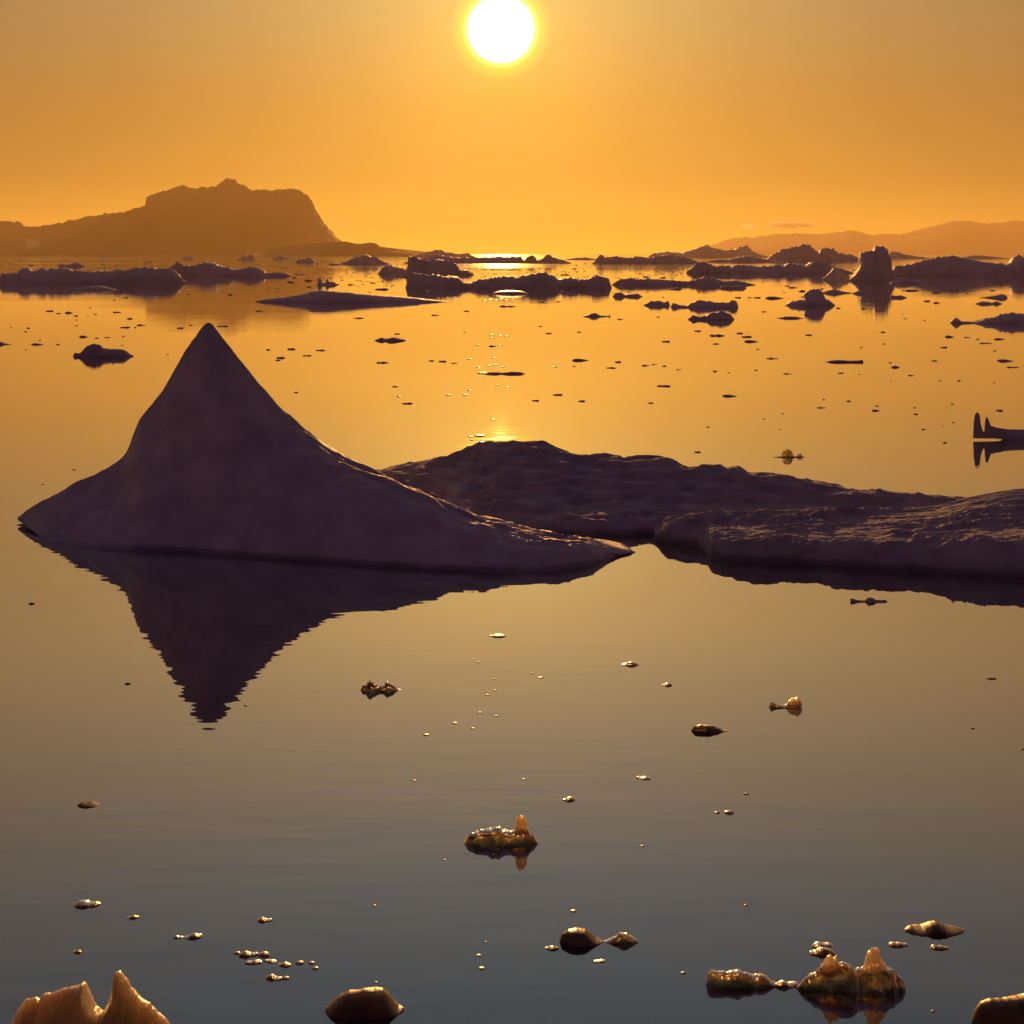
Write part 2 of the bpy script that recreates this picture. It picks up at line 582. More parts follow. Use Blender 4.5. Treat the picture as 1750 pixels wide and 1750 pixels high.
# a wisp of cloud beyond the hills
def cloud(label, px, py, wpx, hpx, seed, dens):
    d = 12500.0
    rs = np.random.RandomState(seed)
    c = np.array([(px - CX) * d / FPX, d, CAMH + (HOR - py) * d / FPX])
    a, b_ = wpx / 2 * d / FPX, hpx / 2 * d / FPX
    nu, nv = 40, 20
    v = []
    for i in range(nu):
        ph = math.pi * i / (nu - 1)
        for j in range(nv):
            th = 2 * math.pi * j / nv
            v.append((math.cos(ph), math.sin(ph) * math.cos(th), math.sin(ph) * math.sin(th)))
    v = np.array(v)
    nz = 1 + 0.75 * fbm(v * np.array([4.0, 1.6, 1.6]) + seed, 4)
    v = v * np.array([a, a * 0.5, b_])
    v[:, 1:] *= np.clip(nz, 0.15, 2)[:, None]
    v[:, 2] += fbm(v / a * 1.5 + seed * 2, 2) * b_ * 0.6
    m = bpy.data.materials.new('cloud_vapour')
    m.use_nodes = True
    n, l = m.node_tree.nodes, m.node_tree.links
    n.clear()
    pv = nd(n, 'ShaderNodeVolumePrincipled')
    pv.inputs['Color'].default_value = (1, 1, 1, 1)
    pv.inputs['Density'].default_value = dens
    pv.inputs['Anisotropy'].default_value = 0.5
    out = nd(n, 'ShaderNodeOutputMaterial')
    l.new(pv.outputs[0], out.inputs['Volume'])
    o = mesh_obj('cloud', v + c, grid_faces(nu, nv, True), m, origin=c)
    tag(o, label, 'cloud', 'wisps of cloud above the hazy hills')


cloud('longer glowing wisp of cloud above the hazy hills', 1352, 385, 92, 13, 3, 0.02)
cloud('short ragged wisp of cloud beside the longer one above the hills', 1277, 387, 26, 11, 8, 0.015)


# ================================================================= THE PEAKED ICEBERG
def peaked_iceberg():
    ridge = [(31, 884), (40, 876), (60, 862), (105, 840), (130, 823), (160, 812), (190, 796), (207, 784), (217, 772), (228, 742), (238, 716), (262, 688), (280, 664), (297, 634), (320, 594),
             (343, 562), (350, 554), (357, 551), (364, 555), (372, 566), (385, 583), (410, 614), (440, 650), (480, 690), (520, 724), (560, 758), (600, 782), (640, 800), (655, 805), (700, 825),
             (740, 845), (770, 860), (830, 880), (870, 893), (930, 906), (980, 911), (1010, 918), (1032, 926), (1055, 935), (1075, 938), (1086, 943)]
    wl_ = [(31, 896), (60, 914), (110, 932), (200, 941), (330, 946), (450, 955), (600, 966), (750, 976), (850, 980), (950, 978), (1010, 968), (1050, 955), (1086, 944)]
    dr = [(31, 20.85), (200, 20.8), (360, 20.7), (500, 20.4), (650, 20.0), (800, 19.2), (950, 18.6), (1086, 18.84)]
    cols = np.unique(np.concatenate([np.linspace(31, 1086, 460), np.linspace(335, 380, 60)]))
    dF = CAMH * FPX / (smooth_itp(cols, wl_, 8) - HOR)
    dR = smooth_itp(cols, dr, 10)
    dF = np.minimum(dF, dR - 0.02)
    zr = CAMH - (smooth_itp(cols, ridge, 2) - HOR) * dR / FPX
    dB = dR + 0.03 + 1.5 * np.clip(np.minimum((cols - 31) / 160, (1086 - cols) / 160), 0, 1) ** 0.6

    def shape(t, c):
        lo = 0.10 * t ** 0.4 + 0.90 * t ** 1.35          # steep concave face under the peak
        tq = np.minimum(t / 0.74, 1.0)
        hi = 0.22 * tq ** 0.4 + 0.78 * (1 - (1 - tq) ** 1.4) - 0.05 * np.maximum(t - 0.74, 0) / 0.26   # rounder, flat-topped low tail
        k = np.clip((c - 400) / 260, 0, 1)
        return lo * (1 - k) + hi * k

    def back(t):
        return (1 - t) ** 1.2 * (1 - 0.04) + 0.04 * (1 - t)

    def relief(f, t, c):
        fade = np.clip(t / 0.08, 0, 1) * np.clip(np.abs(1 - t) / 0.10, 0, 1) * np.clip(np.abs(c - 357) / 70 + 2.5 * np.abs(1 - t), 0.05, 1)
        p = f.copy()
        f[:, 2] += 0.10 * fade * fbm(p * 0.9 + 3, 3)
        f[:, 1] += 0.10 * fade * fbm(p * np.array([1.3, 1.3, 0.7]) + 8, 3)
        # dimpled melt surface
        f[:, 1] += 0.020 * fade * fbm(p * 5.0 + 20, 3)
        f[:, 1] += 0.05 * fade * (billow(p * np.array([2.6, 1.0, 1.3]) + 27, 2) - 0.4)
        # layered ribs running down along the crest of the long tail
        k = np.clip((c - 425) / 60, 0, 1) * np.clip((t - 0.45) / 0.3, 0, 1) * np.clip((1.25 - t) / 0.2, 0, 1)
        rib = billow(np.stack([c / 130.0, t * 9.0 + 0.8 * fbm(p * 1.2, 2), c * 0], 1) + 4.4, 2)
        f[:, 2] += 0.10 * k * (rib - 0.45) * np.clip(f[:, 2] / 0.4, 0, 1)
        # knobbly snow on the tail
        k2 = np.clip((c - 640) / 150, 0, 1) * np.clip((t - 0.15) / 0.3, 0, 1) * np.clip(f[:, 2] / 0.2, 0, 1)
        f[:, 2] += k2 * (0.055 * billow(p * 3.2 + 60, 3) - 0.02)
        f[:, 2] += 0.012 * np.clip(f[:, 2] / 0.2, 0, 1) * fbm(p * 9 + 70, 2) * np.clip((t - 0.05) * 4, 0, 1)
        # scalloped foot where the water laps
        f[:, 1] += np.clip(1 - t / 0.12, 0, 1) * 0.06 * fbm(p * np.array([2.2, 0, 0]) + 90, 3)
        f[:, 1] += 0.10 * np.exp(-(np.maximum(f[:, 2], 0) / 0.05) ** 2) * (t < 0.4) * (c > 95)

    v, f = field('peaked_iceberg', cols, dF, dR, dB, zr, shape, back, relief, MAT_SNOW, nt=150, nb=46)
    # the overhanging tip on the water side: its underside lifts clear of the sea
    c2 = np.tile(cols, len(v) // len(cols))
    tipz = np.clip((78 - c2) / 47, 0, 1) * 0.085
    lift = c2 < 78
    v[:, 2] = np.where(lift, np.maximum(v[:, 2], tipz - 0.012), v[:, 2])
    root = mesh_obj('peaked_iceberg', v, f, MAT_SNOW, origin=(-3.0, 19.5, 0))
    tag(root, 'large dark iceberg rising to one sharp peak with a long low tail', 'iceberg')
    led = loft('ledge', 897, [(28, 898), (34, 895), (45, 894.5), (60, 891.5), (75, 889), (95, 897)], MAT_SNOW, depth=0.25, rough=0.1)
    attach(led, root)
    return root


peaked_iceberg()


# ================================================================= THE HUMMOCKY FLOE BEHIND IT
def back_floe():
    crest = [(560, 840), (600, 822), (660, 803), (700, 795), (760, 780), (800, 766), (830, 760), (860, 755), (900, 753), (927, 753), (950, 763), (985, 776), (1030, 775), (1058, 777), (1066, 783),
             (1090, 777), (1125, 778), (1160, 790), (1175, 798), (1195, 796), (1230, 797), (1242, 804), (1262, 800), (1280, 812), (1300, 811), (1345, 815), (1360, 823),
             (1400, 826), (1440, 833), (1470, 842), (1500, 842), (1560, 846), (1600, 856), (1660, 862), (1720, 866), (1760, 872)]
    dr = [(560, 24.2), (900, 23.8), (1050, 23.2), (1200, 22.5), (1400, 21.8), (1560, 21.2), (1760, 20.8)]
    df = [(560, 21.6), (700, 20.4), (850, 19.9), (1000, 19.85), (1090, 19.95), (1130, 20.0), (1200, 19.95), (1400, 19.95), (1600, 20.0), (1760, 20.2)]
    cols = np.linspace(560, 1760, 520)
    dR = smooth_itp(cols, dr, 12)
    dF = smooth_itp(cols, df, 8)
    zr = CAMH - (smooth_itp(cols, crest, 1) - HOR) * dR / FPX
    dB = dR + 1.8 * np.clip(np.minimum((cols - 560) / 120, (1760 - cols) / 80), 0.02, 1) ** 0.6

    def shape(t, c):
        terrace = 0.27 * (1 - np.exp(-t / 0.035))                     # low wall at the water
        rise = np.clip((t - 0.12) / 0.88, 0, 1)
        return terrace + 0.73 * (0.45 * rise + 0.55 * rise ** 1.7)

    def back(t):
        return (1 - t) ** 0.9

    def relief(f, t, c):
        p = f.copy()
        edge = np.clip(t / 0.06, 0, 1)
        near_crest = np.clip(np.abs(1 - t) / 0.07 + 0.45, 0, 1)
        # long drifts and steps lying across the view
        warp = 0.5 * fbm(p * 0.8 + 2, 2)
        st = billow(np.stack([p[:, 0] * 0.55, p[:, 1] * 1.7 + warp, p[:, 0] * 0], 1) + 6.6, 2)
        f[:, 2] += edge * near_crest * 0.12 * (0.42 - st)
        f[:, 2] += edge * near_crest * (0.115 * (0.40 - billow(p * np.array([1.4, 2.2, 1]) + 12, 3)))
        # wind-cut terraces: flat treads, steep risers towards the water
        zz = f[:, 2] + 0.10 * fbm(p * np.array([0.7, 0.9, 0]) + 44, 3)
        s_ = 0.11
        k_ = np.floor(zz / s_)
        fr_ = zz / s_ - k_
        ss = np.clip((fr_ - 0.55) / 0.4, 0, 1)
        ter = (k_ + 0.12 * fr_ + 0.88 * ss * ss * (3 - 2 * ss)) * s_
        amt = 0.75 * edge * near_crest * np.clip((t - 0.05) * 8, 0, 1) * np.clip((1.0 - t) * 12, 0, 1)
        f[:, 2] += amt * (ter - zz)
        # rounded knobs
        f[:, 2] += edge * (0.075 * (0.4 - billow(p * 4.2 + 30, 3))) * np.clip(0.5 + 1.8 * fbm(p * 0.8 + 77, 2), 0.22, 1)
        f[:, 2] += edge * 0.005 * fbm(p * 13 + 50, 2)
        f[:, 1] += np.clip(1 - t / 0.1, 0, 1) * 0.10 * fbm(p * np.array([2.5, 0, 0]) + 15, 3)
        f[:, 1] += 0.10 * np.exp(-(np.maximum(f[:, 2], 0) / 0.05) ** 2) * (t < 0.4)
        f[:, 2] = np.where(t > 0.004, np.maximum(f[:, 2], 0.01), f[:, 2])

    v, f = field('hummocky_floe', cols, dF, dR, dB, zr, shape, back, relief, MAT_FLOE, nt=190, nb=40)
    o = mesh_obj('hummocky_floe', v, f, MAT_FLOE, origin=(1.5, 21, 0))
    tag(o, 'broad dark hummocky floe stretching behind the tail of the peaked iceberg', 'ice floe')


back_floe()


# ================================================================= THE KNOBBLY FLOE IN FRONT OF IT
def front_floe():
    wl_ = [(1120, 922), (1128, 926), (1160, 931), (1195, 936), (1207, 944), (1216, 954), (1250, 960), (1300, 963), (1400, 967), (1500, 974), (1650, 984), (1750, 990), (1900, 996), (2050, 985), (2120, 950)]
    lip = [(1120, 0.08), (1140, 0.21), (1180, 0.24), (1215, 0.25), (1300, 0.27), (1400, 0.29), (1500, 0.29), (1600, 0.32), (1660, 0.38), (1750, 0.41), (1900, 0.42), (2050, 0.4), (2120, 0.1)]
    cols = np.linspace(1120, 2120, 560)
    dF = CAMH * FPX / (smooth_itp(cols, wl_, 3) - HOR)
    dR = np.full_like(cols, 19.85)
    dR = np.maximum(dR, dF + 0.05)
    zr = smooth_itp(cols, lip, 4)
    dB = dR + 0.5

    def shape(t, c):
        wall = 1 - np.exp(-t / 0.03)
        return wall * (0.90 + 0.40 * t)

    def back(t):
        return 1.30 * (1 - t) ** 0.6

    def relief(f, t, c):
        p = f.copy()
        top = np.clip(t / 0.09, 0, 1)
        # notch between the outer lobe and the main edge
        nt_ = np.exp(-((c - 1207) / 9.0) ** 2) * np.clip(1 - t / 0.45, 0, 1)
        f[:, 2] *= 1 - 0.55 * nt_
        # round hummock
        gx, gy = (1750 - CX) * 19.8 / FPX, 19.9
        r2 = ((p[:, 0] - gx) / 1.0) ** 2 + ((p[:, 1] - gy) / 1.0) ** 2
        f[:, 2] += 0.15 * np.exp(-r2 * 1.4) * top * np.clip((2.0 - t) / 0.5, 0, 1)
        sm = 1 - 0.85 * np.exp(-r2 * 1.2)
        warp = 0.35 * fbm(p * 1.1 + 2, 2)
        st = billow(np.stack([p[:, 0] * 0.9, p[:, 1] * 3.0 + warp, p[:, 0] * 0], 1) + 2.6, 2)
        sm = sm * np.clip(0.62 + 1.9 * fbm(p * np.array([0.7, 1.1, 0]) + 61, 2), 0.22, 1.15)
        f[:, 2] += top * sm * 0.10 * (0.42 - st)
        f[:, 2] += top * sm * 0.10 * (0.42 - billow(p * np.array([2.6, 4.2, 1]) + 12, 3))
        f[:, 2] += top * sm * 0.042 * (0.4 - billow(p * np.array([6, 9, 1]) + 30, 2))
        f[:, 2] += top * sm * 0.008 * fbm(p * 18 + 50, 2)
        # bulging front wall
        f[:, 1] += np.clip(1 - t / 0.16, 0, 1) * (0.13 * fbm(p * np.array([1.8, 0, 0]) + 15, 3) + 0.05 * fbm(p * np.array([5, 0, 5]) + 25, 2) - 0.05 * np.sin(np.clip(t / 0.16, 0, 1) * math.pi))
        f[:, 1] += 0.10 * np.exp(-(np.maximum(f[:, 2], 0) / 0.05) ** 2) * (t < 0.4)

    v, f = field('knobbly_floe', cols, dF, dR, dB, zr, shape, back, relief, MAT_FLOE, nt=200, nb=30)
    o = mesh_obj('knobbly_floe', v, f, MAT_FLOE, origin=(5, 18.5, 0))
    tag(o, 'flat-topped knobbly floe with glowing crusts, a round hummock on its far side', 'ice floe')


front_floe()

# ================================================================= BERGS AND FLOES OF THE MIDDLE AND FAR DISTANCE
FAR = [
    # name, label, waterline, outline, options
    ('tower_iceberg', 'dark upright tower-shaped berg with a jutting top corner', 480,
     [(1450, 479), (1462, 468), (1469, 458), (1472, 444), (1468, 434), (1480, 431), (1494, 431), (1495, 422), (1507, 421), (1516, 430), (1520, 442), (1518, 452), (1524, 462), (1536, 478)], dict(depth=0.35, sharp=2.6)),
    ('ridge_iceberg', 'long dark berg with an arched back, beyond the tower-shaped berg', 472,
     [(1520, 470), (1530, 456), (1560, 452), (1580, 444), (1605, 440), (1630, 438), (1645, 442), (1680, 449), (1700, 451), (1724, 452), (1735, 441), (1740, 436), (1746, 441), (1752, 447), (1800, 450), (1840, 471)], dict(depth=0.14)),
    ('long_floe', 'long dark lumpy floe ending beside the tower-shaped berg', 467,
     [(1172, 466), (1182, 456), (1190, 451), (1205, 449), (1220, 454), (1245, 455), (1265, 453), (1300, 456), (1325, 453), (1340, 455), (1348, 450), (1360, 452), (1378, 455), (1385, 449), (1400, 447), (1415, 449), (1421, 456), (1440, 460), (1458, 466)], dict(depth=0.10)),
    ('ice_chunk', 'dark ragged ice chunk against the foot of the tower-shaped berg', 478,
     [(1404, 477), (1418, 466), (1425, 460), (1435, 463), (1448, 470), (1458, 477)], dict(depth=0.3)),
    ('small_floe', 'low dark floe with a pale crest in front of the arched-back berg', 484,
     [(1520, 484), (1532, 476), (1545, 474), (1560, 477), (1572, 480), (1584, 484)], dict(depth=0.25)),
    ('small_floe', 'grey flat floe tucked under the arched-back berg', 471,
     [(1556, 471), (1562, 465), (1575, 463), (1588, 464), (1594, 471)], dict(depth=0.25)),
    ('small_iceberg', 'hazy double-humped berg behind the long lumpy floe', 447,
     [(1306, 446), (1325, 433), (1345, 425), (1360, 423), (1375, 419), (1382, 418), (1390, 426), (1397, 431), (1400, 437), (1402, 428), (1410, 424), (1425, 426), (1432, 434), (1450, 436), (1470, 441), (1480, 446)], dict(depth=0.15)),
    ('small_iceberg', 'pale hazy peaked berg on the horizon under the wisps of cloud', 440,
     [(1108, 439), (1115, 434), (1140, 431), (1165, 433), (1180, 428), (1200, 422), (1207, 419), (1215, 424), (1235, 428), (1255, 427), (1265, 423), (1275, 421), (1285, 429), (1300, 436), (1320, 439)], dict(depth=0.15)),
    ('small_iceberg', 'hazy rounded berg between the peaked one and the long lumpy floe', 448,
     [(1205, 447), (1225, 443), (1245, 444), (1262, 439), (1275, 437), (1290, 440), (1315, 444), (1345, 447)], dict(depth=0.15)),
    ('small_iceberg', 'hazy low berg showing beside the top of the tower-shaped berg', 442,
     [(1512, 441), (1522, 432), (1530, 430), (1545, 435), (1565, 438), (1590, 441)], dict(depth=0.2)),
    ('small_iceberg', 'hazy low hump rising behind the arched-back berg', 442,
     [(1636, 441), (1650, 439), (1665, 436), (1690, 438), (1712, 440), (1724, 441)], dict(depth=0.2)),
    ('distant_floe', 'low hazy floe band on the horizon right of the sun', 451,
     [(1012, 450), (1022, 440), (1028, 436), (1034, 441), (1055, 438), (1066, 441), (1090, 439), (1112, 441), (1135, 436), (1158, 438), (1180, 443), (1202, 450)], dict(depth=0.08)),
    ('distant_floe', 'small hazy berg with a pointed top below the sun', 450,
     [(914, 449), (930, 440), (938, 434), (945, 441), (962, 444), (976, 449)], dict(depth=0.2)),
    ('distant_floe', 'tiny block of hazy ice beside the pointed berg below the sun', 450,
     [(894, 449), (901, 439), (909, 436), (916, 440), (921, 449)], dict(depth=0.3)),
    ('distant_floe', 'long hazy floe band on the horizon between sun and mountain', 450,
     [(690, 449), (730, 440), (745, 437), (757, 436), (766, 440), (800, 441), (840, 440), (870, 439), (890, 439), (899, 449)], dict(depth=0.08)),
    ('distant_floe', 'faint pale strip of ice at the foot of the mountain slope', 441,
     [(700, 440), (728, 431), (745, 427), (762, 431), (785, 434), (800, 433), (806, 437), (815, 440)], dict(depth=0.1)),
    ('distant_floe', 'thin pale strip of ice on the horizon between two hazy bergs', 444,
     [(968, 443), (985, 441), (1002, 440), (1012, 442), (1024, 443)], dict(depth=0.1)),
    ('tilted_iceberg', 'dark tilted slab berg with a sharp upturned corner', 470,
     [(690, 469), (697, 456), (699, 437), (706, 441), (730, 445), (755, 444), (770, 447), (783, 455), (786, 461), (800, 463), (810, 469)], dict(depth=0.25, sharp=2.5)),
    ('ice_chunk', 'dark hunched ice chunk just left of the tilted slab berg', 468,
     [(646, 467), (654, 457), (664, 452), (674, 457), (690, 459), (702, 467)], dict(depth=0.3)),
    ('long_iceberg', 'long low dark berg with a blocky end, in the sun\'s path', 492,
     [(693, 491), (698, 472), (703, 466), (720, 470), (760, 473), (780, 474), (795, 482), (806, 484), (815, 479), (840, 475), (860, 473), (880, 474), (900, 470), (920, 466), (930, 465), (940, 469),
      (955, 476), (975, 475), (1000, 478), (1012, 473), (1030, 472), (1040, 478), (1046, 491)], dict(depth=0.13, sharp=2.6)),
    ('humped_floe', 'smooth low whale-backed floe tapering to thin points', 516,
     [(437, 515), (455, 511), (490, 507), (520, 502), (535, 497), (555, 496), (590, 499), (640, 504), (700, 508), (735, 512), (768, 515.5)], dict(depth=0.12, rough=0.03, fine=0.012, jag=0.8)),
    ('distant_floe', 'hazy dark hump of ice left of the tilted slab berg', 452,
     [(578, 451), (594, 446), (608, 440), (625, 437), (640, 440), (655, 446), (668, 451)], dict(depth=0.2)),
    ('broad_floe', 'broad dark ragged floe at the left edge below the mountain', 484,
     [(-60, 483), (-30, 474), (0, 474), (8, 467), (35, 467), (40, 459), (50, 460), (57, 465), (75, 460), (95, 461), (130, 463), (150, 465), (165, 464), (200, 463), (215, 466), (235, 458), (250, 457), (270, 460), (290, 460), (305, 469), (318, 483)], dict(depth=0.09)),
    ('ice_chunk', 'small dark ice chunk floating just before the broad ragged floe', 495,
     [(124, 495), (138, 492), (150, 489), (175, 489), (186, 492), (200, 495)], dict(depth=0.25)),
    ('ridged_floe', 'dark ridged floe with a thin trailing end beyond the broad ragged floe', 472,
     [(282, 471), (292, 455), (303, 448), (311, 453), (330, 456), (345, 449), (365, 451), (380, 456), (395, 460), (410, 461), (420, 459), (428, 458), (445, 459), (453, 466), (488, 467), (497, 471)], dict(depth=0.10)),
    ('small_floe', 'small dark jagged floe under the mountain above the broad ragged floe', 455.5,
     [(98, 455), (104, 450), (112, 453), (122, 451), (132, 449), (146, 455)], dict(depth=0.2)),
    ('distant_floe', 'faint low hump of ice at the foot of the mountain peak', 443, [(308, 442.5), (318, 439), (328, 439.5), (334, 442.5)], dict(depth=0.25)),
    ('distant_floe', 'faint blocky scrap of ice at the foot of the mountain', 444, [(406, 443.5), (414, 438), (432, 435.5), (436, 443.5)], dict(depth=0.25)),
    ('distant_floe', 'faint flat strip of ice beside the blunt hazy berg', 443, [(464, 442.5), (472, 439), (482, 437), (488, 440), (506, 442.5)], dict(depth=0.2)),
    ('distant_floe', 'blunt hazy berg beneath the steep end of the mountain', 449, [(503, 448.5), (510, 443), (522, 442), (530, 439.5), (541, 448.5)], dict(depth=0.25)),
    ('small_floe', 'small dark sliver of ice below the mountain slope', 453, [(560, 452.7), (567, 449.5), (577, 450.5), (588, 452.7)], dict(depth=0.25)),
    ('jagged_chunk', 'small jagged chunk of ice with upright spikes above the whale-backed floe', 487,
     [(542, 486), (545, 476), (548, 477), (551, 483), (556, 483), (559, 477), (563, 481), (570, 482), (579, 486)], dict(depth=0.3)),
    ('long_floe', 'low dark floe trailing to the right of the long blocky berg', 487,
     [(1046, 486), (1060, 477), (1100, 477), (1130, 478), (1175, 481), (1186, 480), (1195, 476), (1205, 474), (1220, 476), (1235, 481), (1260, 480), (1275, 483), (1292, 486.5)], dict(depth=0.07)),
    ('small_floe', 'flat dark slab of ice close below the low trailing floe', 493, [(1230, 492.5), (1233, 489), (1250, 487.5), (1270, 488.5), (1276, 492.5)], dict(depth=0.2)),
    ('small_floe', 'small dark floe with a raised end below the low trailing floe', 494.5, [(1137, 494), (1150, 492.5), (1158, 490.5), (1166, 494)], dict(depth=0.2)),
    ('small_floe', 'small dark knobbed floe just right of the long blocky berg', 507, [(1047, 506), (1052, 501), (1060, 500), (1068, 504), (1076, 502), (1090, 502), (1098, 506.5)], dict(depth=0.25)),
    ('fish_shaped_floe', 'dark fish-shaped floe with an upturned tail', 522, [(1099, 521.5), (1112, 515), (1125, 514), (1136, 517), (1145, 513), (1143, 521.5)], dict(depth=0.2)),
    ('humped_floe', 'dark humped floe with a knob at one end, beside the fish-shaped floe', 525,
     [(1146, 524), (1150, 518), (1160, 521), (1174, 522), (1185, 516), (1195, 513.5), (1208, 515), (1225, 517), (1245, 517.5), (1251, 513.5), (1258, 514), (1262, 524)], dict(depth=0.16)),
    ('humped_floe', 'dark rounded floe nearest below the humped floe with a knob', 546,
     [(1176, 545), (1184, 539), (1192, 541), (1206, 540), (1216, 535), (1230, 533), (1246, 535), (1255, 545)], dict(depth=0.2)),
    ('small_floe', 'narrow dark floe below the helmet-shaped berg', 544, [(1328, 543.6), (1342, 541), (1360, 541), (1368, 543), (1374, 543.6)], dict(depth=0.2)),
    ('helmet_iceberg', 'dark helmet-shaped small berg with low brims on both sides', 522,
     [(1342, 521.5), (1352, 515), (1372, 512), (1374, 504), (1383, 496), (1400, 495), (1406, 502), (1409, 511), (1419, 515), (1427, 521.5)], dict(depth=0.35)),
    ('small_floe', 'pointed dark floe just behind the helmet-shaped berg', 501, [(1404, 500.5), (1415, 497), (1426, 495), (1440, 498), (1458, 500.6)], dict(depth=0.18)),
    ('small_floe', 'small lumpy floe in front of the tower-shaped berg', 502, [(1457, 501.5), (1466, 496.5), (1475, 498), (1486, 501.5)], dict(depth=0.25)),
    ('small_floe', 'small dark wedge floe below the tower-shaped berg\'s right foot', 509, [(1521, 508.6), (1523, 504), (1530, 505.5), (1540, 505), (1551, 508.7)], dict(depth=0.25)),
    ('fish_shaped_floe', 'small dark diamond-shaped floe with a thin tail', 541, [(994, 540.7), (1005, 538), (1016, 534), (1025, 539), (1040, 540), (1042, 537.5), (1043, 540.7)], dict(depth=0.2)),
    ('humped_floe', 'long dark rounded floe with a knob-headed neck at the right edge', 552,
     [(1624, 551), (1628, 546), (1634, 543), (1641, 549), (1665, 550), (1680, 545), (1696, 543), (1710, 537), (1730, 536), (1760, 538), (1800, 541), (1850, 551)], dict(depth=0.12)),
    ('small_floe', 'dark thin floe, upper of the stacked pair near the right edge', 509, [(1673, 508.6), (1690, 507), (1712, 503), (1719, 504.5), (1722, 508.6)], dict(depth=0.2)),
    ('small_floe', 'dark lumpy floe, lower of the stacked pair near the right edge', 519.5, [(1667, 519), (1678, 515), (1690, 516), (1694, 518), (1702, 515), (1713, 519)], dict(depth=0.2)),
    ('seal_shaped_floe', 'dark seal-shaped floe on open water left of the sharp peak', 609,
     [(125, 608), (127, 603), (138, 604), (142, 598), (150, 590), (160, 588), (168, 590), (178, 596), (200, 598), (210, 597), (220, 604), (229, 608.5)], dict(depth=0.2)),
    ('small_floe', 'dark pointed floe cut off by the left edge', 588.5, [(-22, 588), (-8, 583), (2, 584.5), (9, 587), (20, 588.2)], dict(depth=0.25)),
    ('long_floe', 'long thin dark floe with a gleaming end in the sun\'s path', 639, [(822, 638.7), (834, 636.5), (848, 636), (858, 637), (876, 635), (887, 635.5), (898, 638.7)], dict(depth=0.15)),
    ('long_floe', 'long thin dark floe with ragged edges on open water', 619, [(1411, 618.7), (1422, 616), (1440, 615.5), (1455, 616.5), (1474, 615.5), (1476, 618.7)], dict(depth=0.15)),
]
for nm, lb, wy, prof, opt in FAR:
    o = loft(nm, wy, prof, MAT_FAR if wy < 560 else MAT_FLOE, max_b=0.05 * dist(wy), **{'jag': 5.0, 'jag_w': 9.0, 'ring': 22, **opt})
    tag(o, lb, 'iceberg' if 'iceberg' in nm else 'ice floe')

